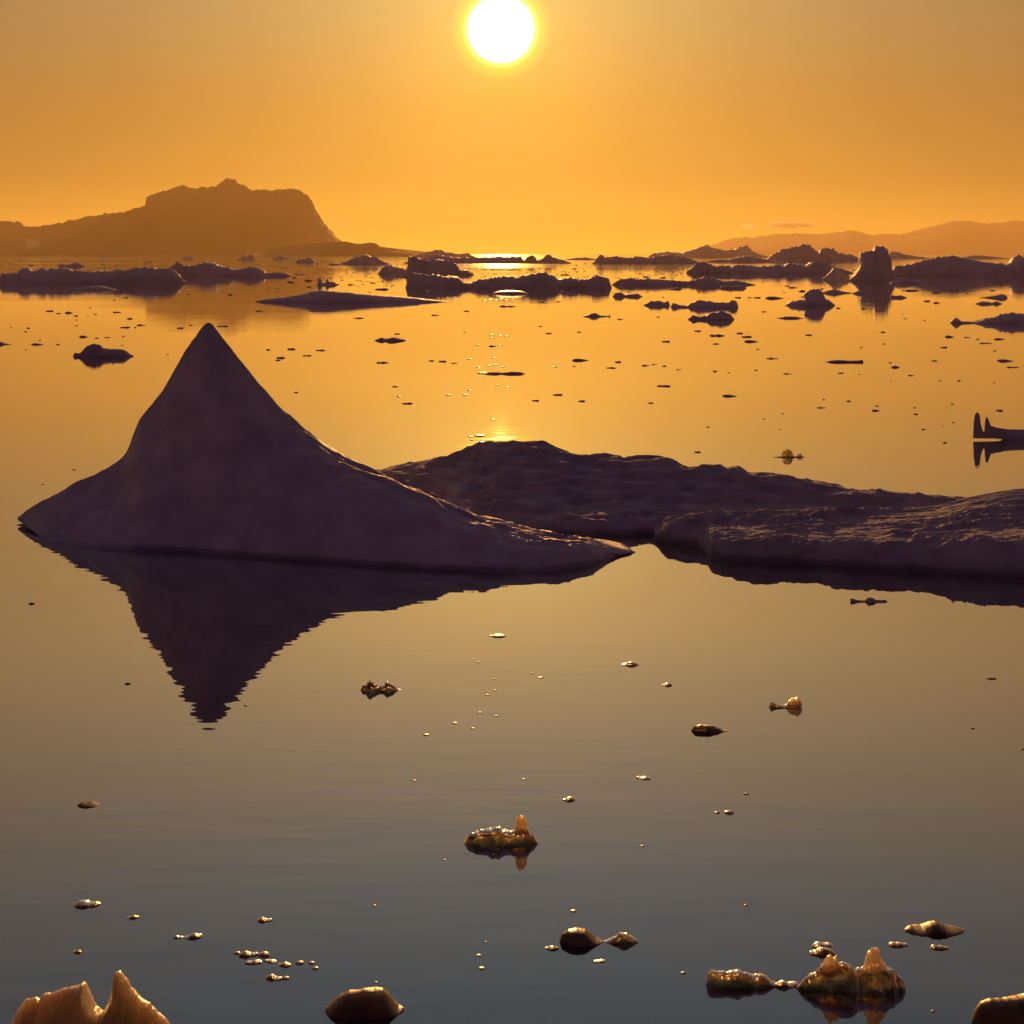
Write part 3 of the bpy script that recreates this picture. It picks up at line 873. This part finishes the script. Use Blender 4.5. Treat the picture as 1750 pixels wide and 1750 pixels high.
# ================================================================= NEARER PIECES
NEAR = [
    ('horned_floe', 'dark floe with two upright horns at its end by the right edge', 752,
     [(1663, 748.5), (1664, 722), (1666, 708), (1670, 703), (1674, 708), (1676, 724), (1679, 736), (1682, 738), (1684, 716), (1686, 711), (1689, 716), (1693, 727), (1703, 731), (1725, 733.5), (1750, 734), (1790, 738), (1830, 751)], MAT_FLOE, dict(depth=0.10, max_b=0.10, rough=0.02, fine=0.01, ring=18, jag=0.5, bot=[(1660, 748.6), (1700, 748.8), (1712, 750), (1722, 756), (1830, 760)])),
    ('glassy_plate', 'thin glassy leaf-shaped ice plate standing upright on golden water', 781,
     [(1335, 780), (1337, 773), (1342, 769), (1348, 767), (1353, 772), (1357, 780)], MAT_CLEAR, dict(depth=0.12, rough=0.08)),
    ('glassy_chip', 'small glassy chip beside the upright leaf-shaped ice plate', 781, [(1361, 780.6), (1364, 776), (1369, 776), (1373, 780.6)], MAT_CLEAR, dict(depth=0.25)),
    ('ice_sliver', 'thin dark sliver trailing from the upright leaf-shaped ice plate', 781.5, [(1320, 781.3), (1332, 780.2), (1346, 779.6), (1364, 780), (1378, 781.3)], MAT_FLOE, dict(depth=0.1)),
    ('ice_chunk', 'dark fish-tailed ice chunk just below the knobbly floe', 1028,
     [(1453, 1027), (1454, 1022), (1464, 1025), (1478, 1026), (1484, 1021), (1490, 1021), (1497, 1025), (1514, 1025.5), (1517, 1028)], MAT_FLOE, dict(depth=0.12)),
    ('brown_chunk', 'brown glassy ice chunk with two peaks and a gleaming end below the iceberg', 1179,
     [(616, 1178), (619, 1171), (626, 1170), (632, 1162), (638, 1166), (648, 1171), (656, 1171), (661, 1164), (670, 1169), (680, 1177), (686, 1178.5)], MAT_CLEAR, dict(depth=0.16, rough=0.06)),
    ('oval_chunk', 'dark smooth oval ice chunk with a pale tip', 1249, [(1181, 1248), (1188, 1240), (1197, 1238), (1212, 1239), (1226, 1242), (1234, 1246), (1245, 1248.5)], MAT_DARKENED, dict(depth=0.22, rough=0.04, jag=2.0, jag_w=18)),
    ('knobbed_chunk', 'slim ice chunk with a glowing golden knob at one end', 1208,
     [(1314, 1207), (1318, 1200), (1326, 1203), (1340, 1204.5), (1350, 1203), (1362, 1202), (1370, 1207)], MAT_CLEAR, dict(depth=0.14, rough=0.06)),
    ('glassy_chunk', 'dark amber glassy ice chunk with a bright golden knob on top', 1440,
     [(792, 1439), (800, 1428), (815, 1420), (835, 1416), (854, 1412), (858, 1418), (872, 1420), (882, 1415), (896, 1413), (904, 1419), (914, 1430), (921, 1439)], MAT_CLEAR, dict(depth=0.2, rough=0.07, ring=24, jag=4, jag_w=14)),
    ('rounded_chunk', 'rounded wet ice chunk with one broad sun glint on its top', 1609,
     [(956, 1608), (960, 1596), (972, 1590), (985, 1588), (1000, 1590), (1010, 1597), (1022, 1604), (1030, 1608)], MAT_GLOSS, dict(depth=0.30, rough=0.01, fine=0.006, jag=0.6, sharp=3.4, ring=28)),
    ('leaf_chunk', 'amber leaf-shaped ice chunk beside the rounded glinting one', 1609, [(1032, 1608), (1042, 1604), (1052, 1599), (1062, 1594), (1072, 1594), (1082, 1601), (1091, 1607)], MAT_CLEAR, dict(depth=0.25)),
    ('smooth_boulder', 'smooth tan plump ice lump near the bottom edge', 1726,
     [(556, 1722), (566, 1711), (580, 1700), (596, 1693), (615, 1690), (640, 1688), (654, 1689), (663, 1697), (672, 1709), (682, 1718), (690, 1722)], MAT_DARKENED, dict(depth=0.28, rough=0.04, fine=0.015, ring=24, jag=1.6, jag_w=24)),
    ('horned_chunk', 'translucent amber ice mass with two pointed horns at the bottom left corner', 1800,
     [(5, 1798), (18, 1752), (32, 1722), (46, 1707), (62, 1706), (68, 1709), (74, 1702), (95, 1695), (120, 1687), (136, 1679), (142, 1677), (147, 1686), (152, 1702), (160, 1722), (168, 1730), (178, 1723), (190, 1700), (194, 1680), (197, 1664), (205, 1664), (214, 1674), (222, 1690), (234, 1704), (252, 1713), (268, 1726), (282, 1742), (296, 1765), (310, 1798)], MAT_MILKY, dict(depth=0.16, rough=0.05, fine=0.02, ring=36, n=220, jag=5.0, jag_w=30.0)),
    ('corner_chunk', 'smooth tan ice lump cut off by the bottom right corner', 1748,
     [(1660, 1745), (1668, 1725), (1678, 1712), (1692, 1706), (1715, 1706), (1735, 1702), (1760, 1698), (1800, 1702), (1850, 1745)], MAT_DARKENED, dict(depth=0.2, rough=0.04, jag=2.0, jag_w=18, ring=24)),
    ('slab_chunk', 'long low wet ice slab with a gleaming tip beside the spiky amber chunk', 1682,
     [(1206, 1680), (1209, 1664), (1216, 1659), (1240, 1660), (1262, 1657), (1272, 1661), (1290, 1665), (1305, 1664), (1315, 1672), (1332, 1681)], MAT_CLEAR, dict(depth=0.18, rough=0.08, ring=22)),
    ('spiky_chunk', 'spiky translucent amber ice chunk with two upright prongs', 1690,
     [(1362, 1688), (1372, 1675), (1386, 1664), (1400, 1656), (1412, 1650), (1426, 1646), (1442, 1643), (1452, 1648), (1464, 1655), (1478, 1655), (1496, 1650), (1512, 1652), (1524, 1657), (1534, 1664), (1543, 1672), (1548, 1688)], MAT_CLEAR, dict(depth=0.15, rough=0.12, fine=0.07, ring=30, n=200, jag=8.0, jag_w=24.0)),
    ('flat_floe', 'flat dark oval floe with a tan bump on top', 1590,
     [(1546, 1588), (1556, 1582), (1575, 1581), (1588, 1577), (1600, 1574), (1612, 1577), (1622, 1582), (1638, 1584), (1648, 1588)], MAT_DARKENED, dict(depth=0.24, rough=0.05, jag=2.0, jag_w=18)),
]
PARTS = {
    'glassy_chunk': [('knob', 'bright golden knob', [(879, 1423), (880, 1412), (883, 1399), (888, 1394), (894, 1395), (899, 1404), (902, 1416), (903, 1423)], 0.35, 1422)],
    'knobbed_chunk': [('knob', 'glowing golden knob', [(1344, 1205), (1347, 1199), (1354, 1194), (1364, 1193), (1369, 1198), (1371, 1205)], 0.35, 1204.5)],
    'spiky_chunk': [('prong', 'shorter curled amber prong', [(1400, 1663), (1406, 1650), (1411, 1639), (1419, 1631), (1424, 1636), (1429, 1634), (1433, 1650), (1440, 1663)], 0.3, 1661),
                    ('prong', 'taller flat amber prong', [(1468, 1666), (1478, 1648), (1484, 1628), (1490, 1619), (1495, 1623), (1501, 1622), (1505, 1636), (1512, 1645), (1515, 1655), (1522, 1666)], 0.22, 1663)],
}
for nm, lb, wy, prof, mt, opt in NEAR:
    o = tag(loft(nm, wy, prof, mt, **opt), lb, 'ice floe' if 'floe' in nm else 'ice chunk')
    for pn, plb, pprof, pd, pb in PARTS.get(nm, ()):
        p = attach(loft(pn, wy, pprof, MAT_GLOW, depth=pd, rough=0.08, fine=0.03, jag=5.0, jag_w=12, ring=22, keel=0.1, sharp=2.2, bot=[(0, pb), (1750, pb)]), o)
        p['label'] = plb

# ================================================================= SMALL CHIPS: shared meshes, one object each
random.seed(5)


def chip_mesh(seed, mat, dome=False):
    rs = np.random.RandomState(seed)
    n, ring = 17, 14
    u = np.linspace(-1, 1, n)
    prof = np.clip(1 - np.abs(u) ** 2.2, 0, 1) ** 0.6
    if not dome:
        prof = prof * np.interp(u, np.linspace(-1, 1, 6), rs.uniform(0.35, 1.25, 6))
    v = np.zeros((n, ring, 3))
    for j in range(ring):
        a = 2 * math.pi * j / ring
        ca, sa = math.cos(a), math.sin(a)
        v[:, j, 0] = u
        v[:, j, 1] = ca * np.clip(1 - np.abs(u) ** 2, 0.0, 1) ** 0.5 * (1 if dome else 0.9)
        v[:, j, 2] = np.where(sa >= 0, sa * prof, sa * prof * 0.7)
    f = v.reshape(-1, 3)
    if not dome:
        f += 0.22 * np.stack([0.6 * fbm(f * 2 + seed, 2), fbm(f * 2.4 + seed + 9, 3), fbm(f * 3.0 + seed + 17, 3)], 1)
    me = bpy.data.meshes.new('ice_chip')
    fc = grid_faces(n, ring, True)
    me.from_pydata(f.tolist(), [], fc)
    me.polygons.foreach_set('use_smooth', [True] * len(me.polygons))
    me.materials.append(mat)
    me.update()
    return me


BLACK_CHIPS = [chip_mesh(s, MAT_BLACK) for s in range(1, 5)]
DARK_CHIPS = [chip_mesh(s, MAT_FLOE) for s in range(1, 9)]
CLEAR_CHIPS = [chip_mesh(s, MAT_CHIP) for s in range(11, 17)]
GLINT_CHIPS = [chip_mesh(s, MAT_WET, dome=True) for s in range(21, 23)]

ORD = ['leftmost', 'second', 'third', 'fourth', 'fifth', 'sixth', 'seventh', 'eighth', 'ninth', 'tenth', 'eleventh', 'twelfth', 'thirteenth', 'fourteenth']


def place_chip(name, me, x, y, w, hfac, dfac):
    d = dist(y)
    m = d / FPX
    o = bpy.data.objects.new(name, me)
    o.location = ((x - CX) * m, d, 0)
    o.scale = (w / 2 * m, w / 2 * m * dfac, max(w * hfac, 1.1) * m)
    o.rotation_euler = (0, 0, random.uniform(-0.25, 0.25))
    col.objects.link(o)
    return o


# region phrase, [(x, y, width)], kind
CHIPS = [
    ('on the hazy strip of water below the mountain', [(36, 444, 7), (53, 454, 12), (178, 452, 10), (198, 455, 5), (211, 449, 5), (256, 448, 9)]),
    ('below the broad ragged floe at the left', [(215, 509, 10), (195, 514, 4), (85, 532, 13), (100, 536, 9), (118, 535, 15), (130, 540, 7), (154, 526, 4), (163, 537, 6), (150, 541, 3), (131, 547, 4), (200, 534, 15), (222, 545, 11)]),
    ('between broad ragged floe and seal-shaped floe', [(131, 557, 6), (241, 556, 15), (214, 560, 18), (231, 560, 5), (49, 561, 7), (44, 567, 6), (19, 560, 4), (64, 589, 22), (68, 582, 5), (45, 598, 5), (99, 589, 8), (143, 576, 16), (165, 578, 7), (184, 577, 11), (211, 575, 5), (209, 590, 6)]),
    ('below the ridged floe and its thin end', [(322, 503, 6), (393, 504, 10), (424, 487, 6), (460, 493, 5), (475, 493, 4), (497, 483, 12), (527, 480, 14), (528, 491, 8), (504, 475, 7), (514, 469, 22), (565, 476, 6), (444, 532, 13)]),
    ('close to the tip of the sharp peak', [(308, 561, 12), (327, 556, 8), (380, 558, 20), (316, 602, 4), (287, 606, 5)]),
    ('over the long slope of the sharp peak', [(498, 597, 15), (480, 612, 16), (475, 616, 10), (525, 608, 17), (548, 599, 18), (459, 598, 8), (506, 671, 8), (653, 620, 22), (676, 661, 12), (696, 690, 20)]),
    ('around the whale-backed floe', [(600, 487, 13), (637, 484, 9), (652, 495, 25), (690, 474, 14), (613, 544, 19), (744, 539, 14), (797, 532, 10), (667, 582, 55), (678, 571, 10)]),
    ('just below the long blocky berg', [(868, 524, 30), (926, 517, 8), (955, 516, 9), (965, 470, 17), (1060, 546, 11), (924, 558, 7), (937, 570, 12), (990, 568, 8), (794, 568, 4), (842, 592, 14)]),
    ('along the sun\'s golden path', [(737, 617, 10), (756, 618, 14), (777, 621, 11), (992, 616, 30), (1044, 629, 17), (915, 685, 13), (994, 686, 13), (953, 675, 19), (981, 626, 6)]),
    ('around the low trailing floe', [(1106, 474, 13), (1133, 475, 12), (1246, 476, 10), (1274, 476, 15), (1195, 499, 8), (1282, 509, 10), (1294, 509, 12), (1324, 510, 32), (1261, 509, 12), (1133, 508, 4), (1125, 542, 6)]),
    ('around the helmet-shaped berg', [(1306, 533, 10), (1371, 498, 13), (1356, 492, 17), (1345, 489, 9), (1404, 494, 7), (1433, 527, 8), (1476, 528, 8), (1503, 514, 8)]),
    ('right of the tower-shaped berg\'s reflection', [(1555, 497, 30), (1601, 501, 19), (1584, 515, 12), (1601, 518, 12), (1547, 545, 6), (1543, 537, 3), (1580, 548, 5), (1653, 502, 6), (1697, 497, 12), (1712, 488, 9), (1745, 488, 12), (1745, 501, 10)]),
    ('below the rounded dark floe', [(1192, 566, 12), (1138, 584, 14), (1225, 574, 28), (1223, 588, 12), (1264, 570, 12), (1276, 576, 20), (1284, 584, 26), (1295, 597, 6), (1320, 613, 22), (1382, 573, 12)]),
    ('below the knob-headed floe by the right edge', [(1509, 568, 9), (1511, 588, 6), (1623, 576, 16), (1653, 577, 11), (1671, 580, 6), (1708, 580, 20), (1685, 587, 22), (1613, 594, 12), (1597, 617, 10), (1718, 617, 28), (1731, 628, 22), (1472, 594, 5), (1700, 600, 6)]),
    ('on golden water left of the ragged thin floe', [(1056, 619, 12), (1047, 629, 13), (1103, 625, 14), (1118, 623, 10), (1135, 626, 8), (1160, 632, 9), (1222, 635, 8), (1246, 637, 6), (1292, 633, 6), (1346, 639, 17), (1134, 660, 25), (1247, 677, 26), (1112, 689, 10)]),
    ('on golden water under the ragged thin floe', [(1437, 638, 10), (1469, 640, 5), (1522, 620, 6), (1530, 628, 16), (1557, 642, 11), (1523, 651, 4), (1606, 651, 5), (1639, 651, 7), (1699, 654, 5)]),
    ('left of and above the two-horned dark floe', [(1404, 697, 18), (1408, 683, 5), (1450, 686, 8), (1497, 702, 14), (1499, 694, 8), (1563, 697, 5), (1565, 708, 9), (1628, 691, 6), (1708, 702, 13), (1630, 722, 7), (1612, 728, 4), (1578, 734, 7), (1615, 757, 8)]),
    ('on bare water above the hummocky floe', [(1338, 707, 6), (1305, 716, 5), (1210, 730, 6), (1192, 773, 12), (1333, 734, 4)]),
    ('on bare water left of the sharp peak\'s reflection', [(54, 1032, 12), (126, 803, 7), (73, 828, 5), (218, 1169, 11), (150, 1376, 36), (420, 1206, 8)]),
    ('on grey water near the right edge', [(1694, 1160, 19), (1662, 1245, 8), (1748, 1281, 6), (1275, 1357, 11)]),
]
for phrase, items in CHIPS:
    big = sorted([c for c in items if c[2] >= 9])
    small = [c for c in items if c[2] < 9]
    for k, (x, y, w) in enumerate(big):
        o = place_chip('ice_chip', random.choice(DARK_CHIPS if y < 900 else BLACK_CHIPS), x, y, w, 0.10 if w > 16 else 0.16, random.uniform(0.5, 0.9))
        size = 'larger' if w >= 18 else 'small'
        lab = f"dark ice chip {phrase}" if len(big) == 1 else f"{ORD[k]}{'' if k == 0 else ' from left'} of dark ice chips {phrase}"
        tag(o, lab, 'ice chip', 'dark ice chips ' + phrase)
    for x, y, w in small:
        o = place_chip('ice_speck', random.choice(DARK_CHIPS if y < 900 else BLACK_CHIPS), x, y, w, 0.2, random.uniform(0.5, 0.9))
        tag(o, f"tiny dark ice speck {phrase}", 'ice speck', 'tiny ice specks ' + phrase)

CLEAR = [
    (1077, 1136, 30, 'small brown glassy chip pair above the pale-tipped oval chunk'), (1140, 1171, 18, 'small pale glassy chip below the brown glassy chip pair'),
    (1100, 1330, 26, 'small gleaming glassy chip below the dark smooth oval chunk'), (972, 1367, 22, 'thin dark chip with a red-white spark above the golden-knobbed chunk'),
    (1226, 1389, 10, 'tiny glassy bead beside a small amber chip on grey water'), (1246, 1389, 18, 'small amber chip beside a tiny glassy bead on grey water'),
    (148, 1546, 48, 'slim dark chip with two bright beads above the two-horned amber ice'), (227, 1568, 22, 'small glassy sliver above the two-horned amber ice'),
    (304, 1602, 20, 'small glinting chip, shorter half of a broken pair'), (330, 1601, 34, 'glinting chip with thin tail, longer half of a broken pair'),
    (452, 1573, 26, 'small rosy glinting chip above the glittering cluster of chips'), (132, 1627, 18, 'small black ice fragment above the two-horned amber ice'),
    (405, 1629, 12, 'single glassy bead at the left end of the glittering cluster'), (424, 1632, 34, 'dark elongated chip in the glittering cluster'), (450, 1632, 26, 'brightest upper chip of the glittering cluster'),
    (434, 1645, 30, 'dark lower chip of the glittering cluster'), (462, 1643, 24, 'amber middle chip of the glittering cluster'), (486, 1649, 26, 'curled lower right chip of the glittering cluster'),
    (512, 1646, 16, 'small bead on the thin right arm of the glittering cluster'), (532, 1646, 12, 'upper bead at the right end of the glittering cluster'), (539, 1655, 12, 'lower bead at the right end of the glittering cluster'),
    (468, 1672, 30, 'dark tailed chip just under the glittering cluster'), (488, 1672, 14, 'bright pink-white bead just under the glittering cluster'),
    (943, 1621, 26, 'pair of bright beads on a sliver below the rounded glinting chunk'), (1025, 1643, 22, 'tiny bright red-white chip below the rounded glinting chunk'),
    (1405, 1616, 40, 'upper of the two thin dark slivers above the spiky amber chunk'), (1405, 1629, 44, 'lower of the two thin dark slivers above the spiky amber chunk'),
    (1535, 1615, 34, 'thin beaded sliver left below the flat oval floe'), (1606, 1620, 32, 'thin dark sliver right below the flat oval floe'), (1344, 1684, 44, 'thin bridge of wet ice leading to the spiky amber chunk'),
    (1168, 1663, 10, 'tiny glassy bead left of the long low wet slab'), (1595, 1728, 8, 'tiny glassy bead left of the bottom right corner lump'),
]
for x, y, w, lb in CLEAR:
    bead = 'bead' in lb and w < 20
    o = place_chip('clear_ice_chip', random.choice(GLINT_CHIPS if bead else CLEAR_CHIPS), x, y, w, 0.16 if bead else 0.17, 0.9 if bead else 0.55)
    tag(o, lb, 'ice chip', 'clear ice chips on the near water')

GLINTS = [
    ('drifting in the sun\'s path above the hummocky floe', [(843, 717, 9), (804, 746, 10), (843, 746, 6), (806, 752, 5), (840, 572, 8), (855, 574, 8), (866, 575, 7), (840, 578, 7), (817, 590, 7), (855, 590, 7), (803, 614, 8), (845, 612, 8), (818, 628, 8), (836, 625, 8), (847, 624, 8), (859, 627, 7), (948, 627, 8), (766, 675, 9), (795, 675, 9), (803, 667, 8), (868, 662, 8), (681, 678, 7), (850, 658, 6)]),
    ('drifting on brown water below the iceberg\'s tail', [(840, 1087, 9), (728, 1256, 10), (777, 1236, 9), (808, 1245, 7), (820, 1218, 6), (848, 1224, 6), (833, 1188, 6), (846, 1180, 5), (924, 1158, 9), (908, 1151, 5), (845, 1161, 5), (817, 1132, 5), (895, 1332, 6), (708, 1334, 6)]),
    ('in a row under the blazing wet ledge', [(828, 514, 8), (838, 512, 9), (848, 513, 9), (857, 511, 9), (866, 513, 8), (878, 512, 6)]),
    ('drifting on the near grey water', [(818, 1633, 9), (823, 1655, 11), (980, 1557, 10), (1098, 1446, 6), (640, 1548, 6), (642, 1679, 6), (1275, 1547, 6), (760, 1470, 5), (830, 1610, 5)]),
]
for phrase, items in GLINTS:
    for x, y, w in items:
        o = place_chip('glinting_bead', random.choice(GLINT_CHIPS), x, y, w * 1.15, 0.11, 0.9)
        tag(o, f"tiny round ice bead glinting white {phrase}", 'ice bead', f"ice beads {phrase}")
for x, y, w, lb in [(820, 745, 20, 'brightest round glint of ice just above the hummocky floe'), (852, 1087, 26, 'bright white glinting ice just below the iceberg\'s tail'),
                    (872, 502, 62, 'blazing white wet ice ledge at the foot of the long blocky berg'), (825, 638, 20, 'gleaming ice bead at the end of the long thin floe')]:
    o = place_chip('glinting_chip', GLINT_CHIPS[0], x, y, w, 0.09, 0.9)
    tag(o, lb, 'ice chip')


# ================================================================= BRASH: the thin streaks of broken ice far out
def brash():
    rs = np.random.RandomState(77)
    V, F = [], []
    rows = [(446, 60), (450, 120), (454, 150), (458, 140), (463, 120), (468, 100), (474, 90), (480, 80), (488, 60), (498, 40)]
    for y0, cnt in rows:
        for _ in range(cnt):
            y = y0 + rs.uniform(-2.5, 2.5)
            x = rs.choice([rs.uniform(540, 1200), rs.uniform(0, 1750)])
            d = dist(y)
            m_ = d / FPX
            w = rs.uniform(2, 9) * m_
            h = rs.uniform(0.25, 0.7) * m_
            X = (x - CX) * m_
            k = len(V)
            ring = 6
            for r_, z_ in ((1.0, 0.0), (0.55, h)):
                for j in range(ring):
                    a_ = 2 * math.pi * j / ring
                    q_ = rs.uniform(0.75, 1.2)
                    V.append((X + w * 0.5 * r_ * q_ * math.cos(a_), d + w * 0.35 * r_ * q_ * math.sin(a_), z_))
            for j in range(ring):
                j2 = (j + 1) % ring
                F.append((k + j, k + j2, k + ring + j2, k + ring + j))
            F.append(tuple(k + ring + j for j in range(ring)))
    tag(mesh_obj('brash_ice', V, F, MAT_FAR, smooth=False), 'thin dark streaks of brash ice scattered far out on the bay', kind='stuff')


brash()
print('tris', sum(len(m.polygons) for m in bpy.data.meshes) * 2)
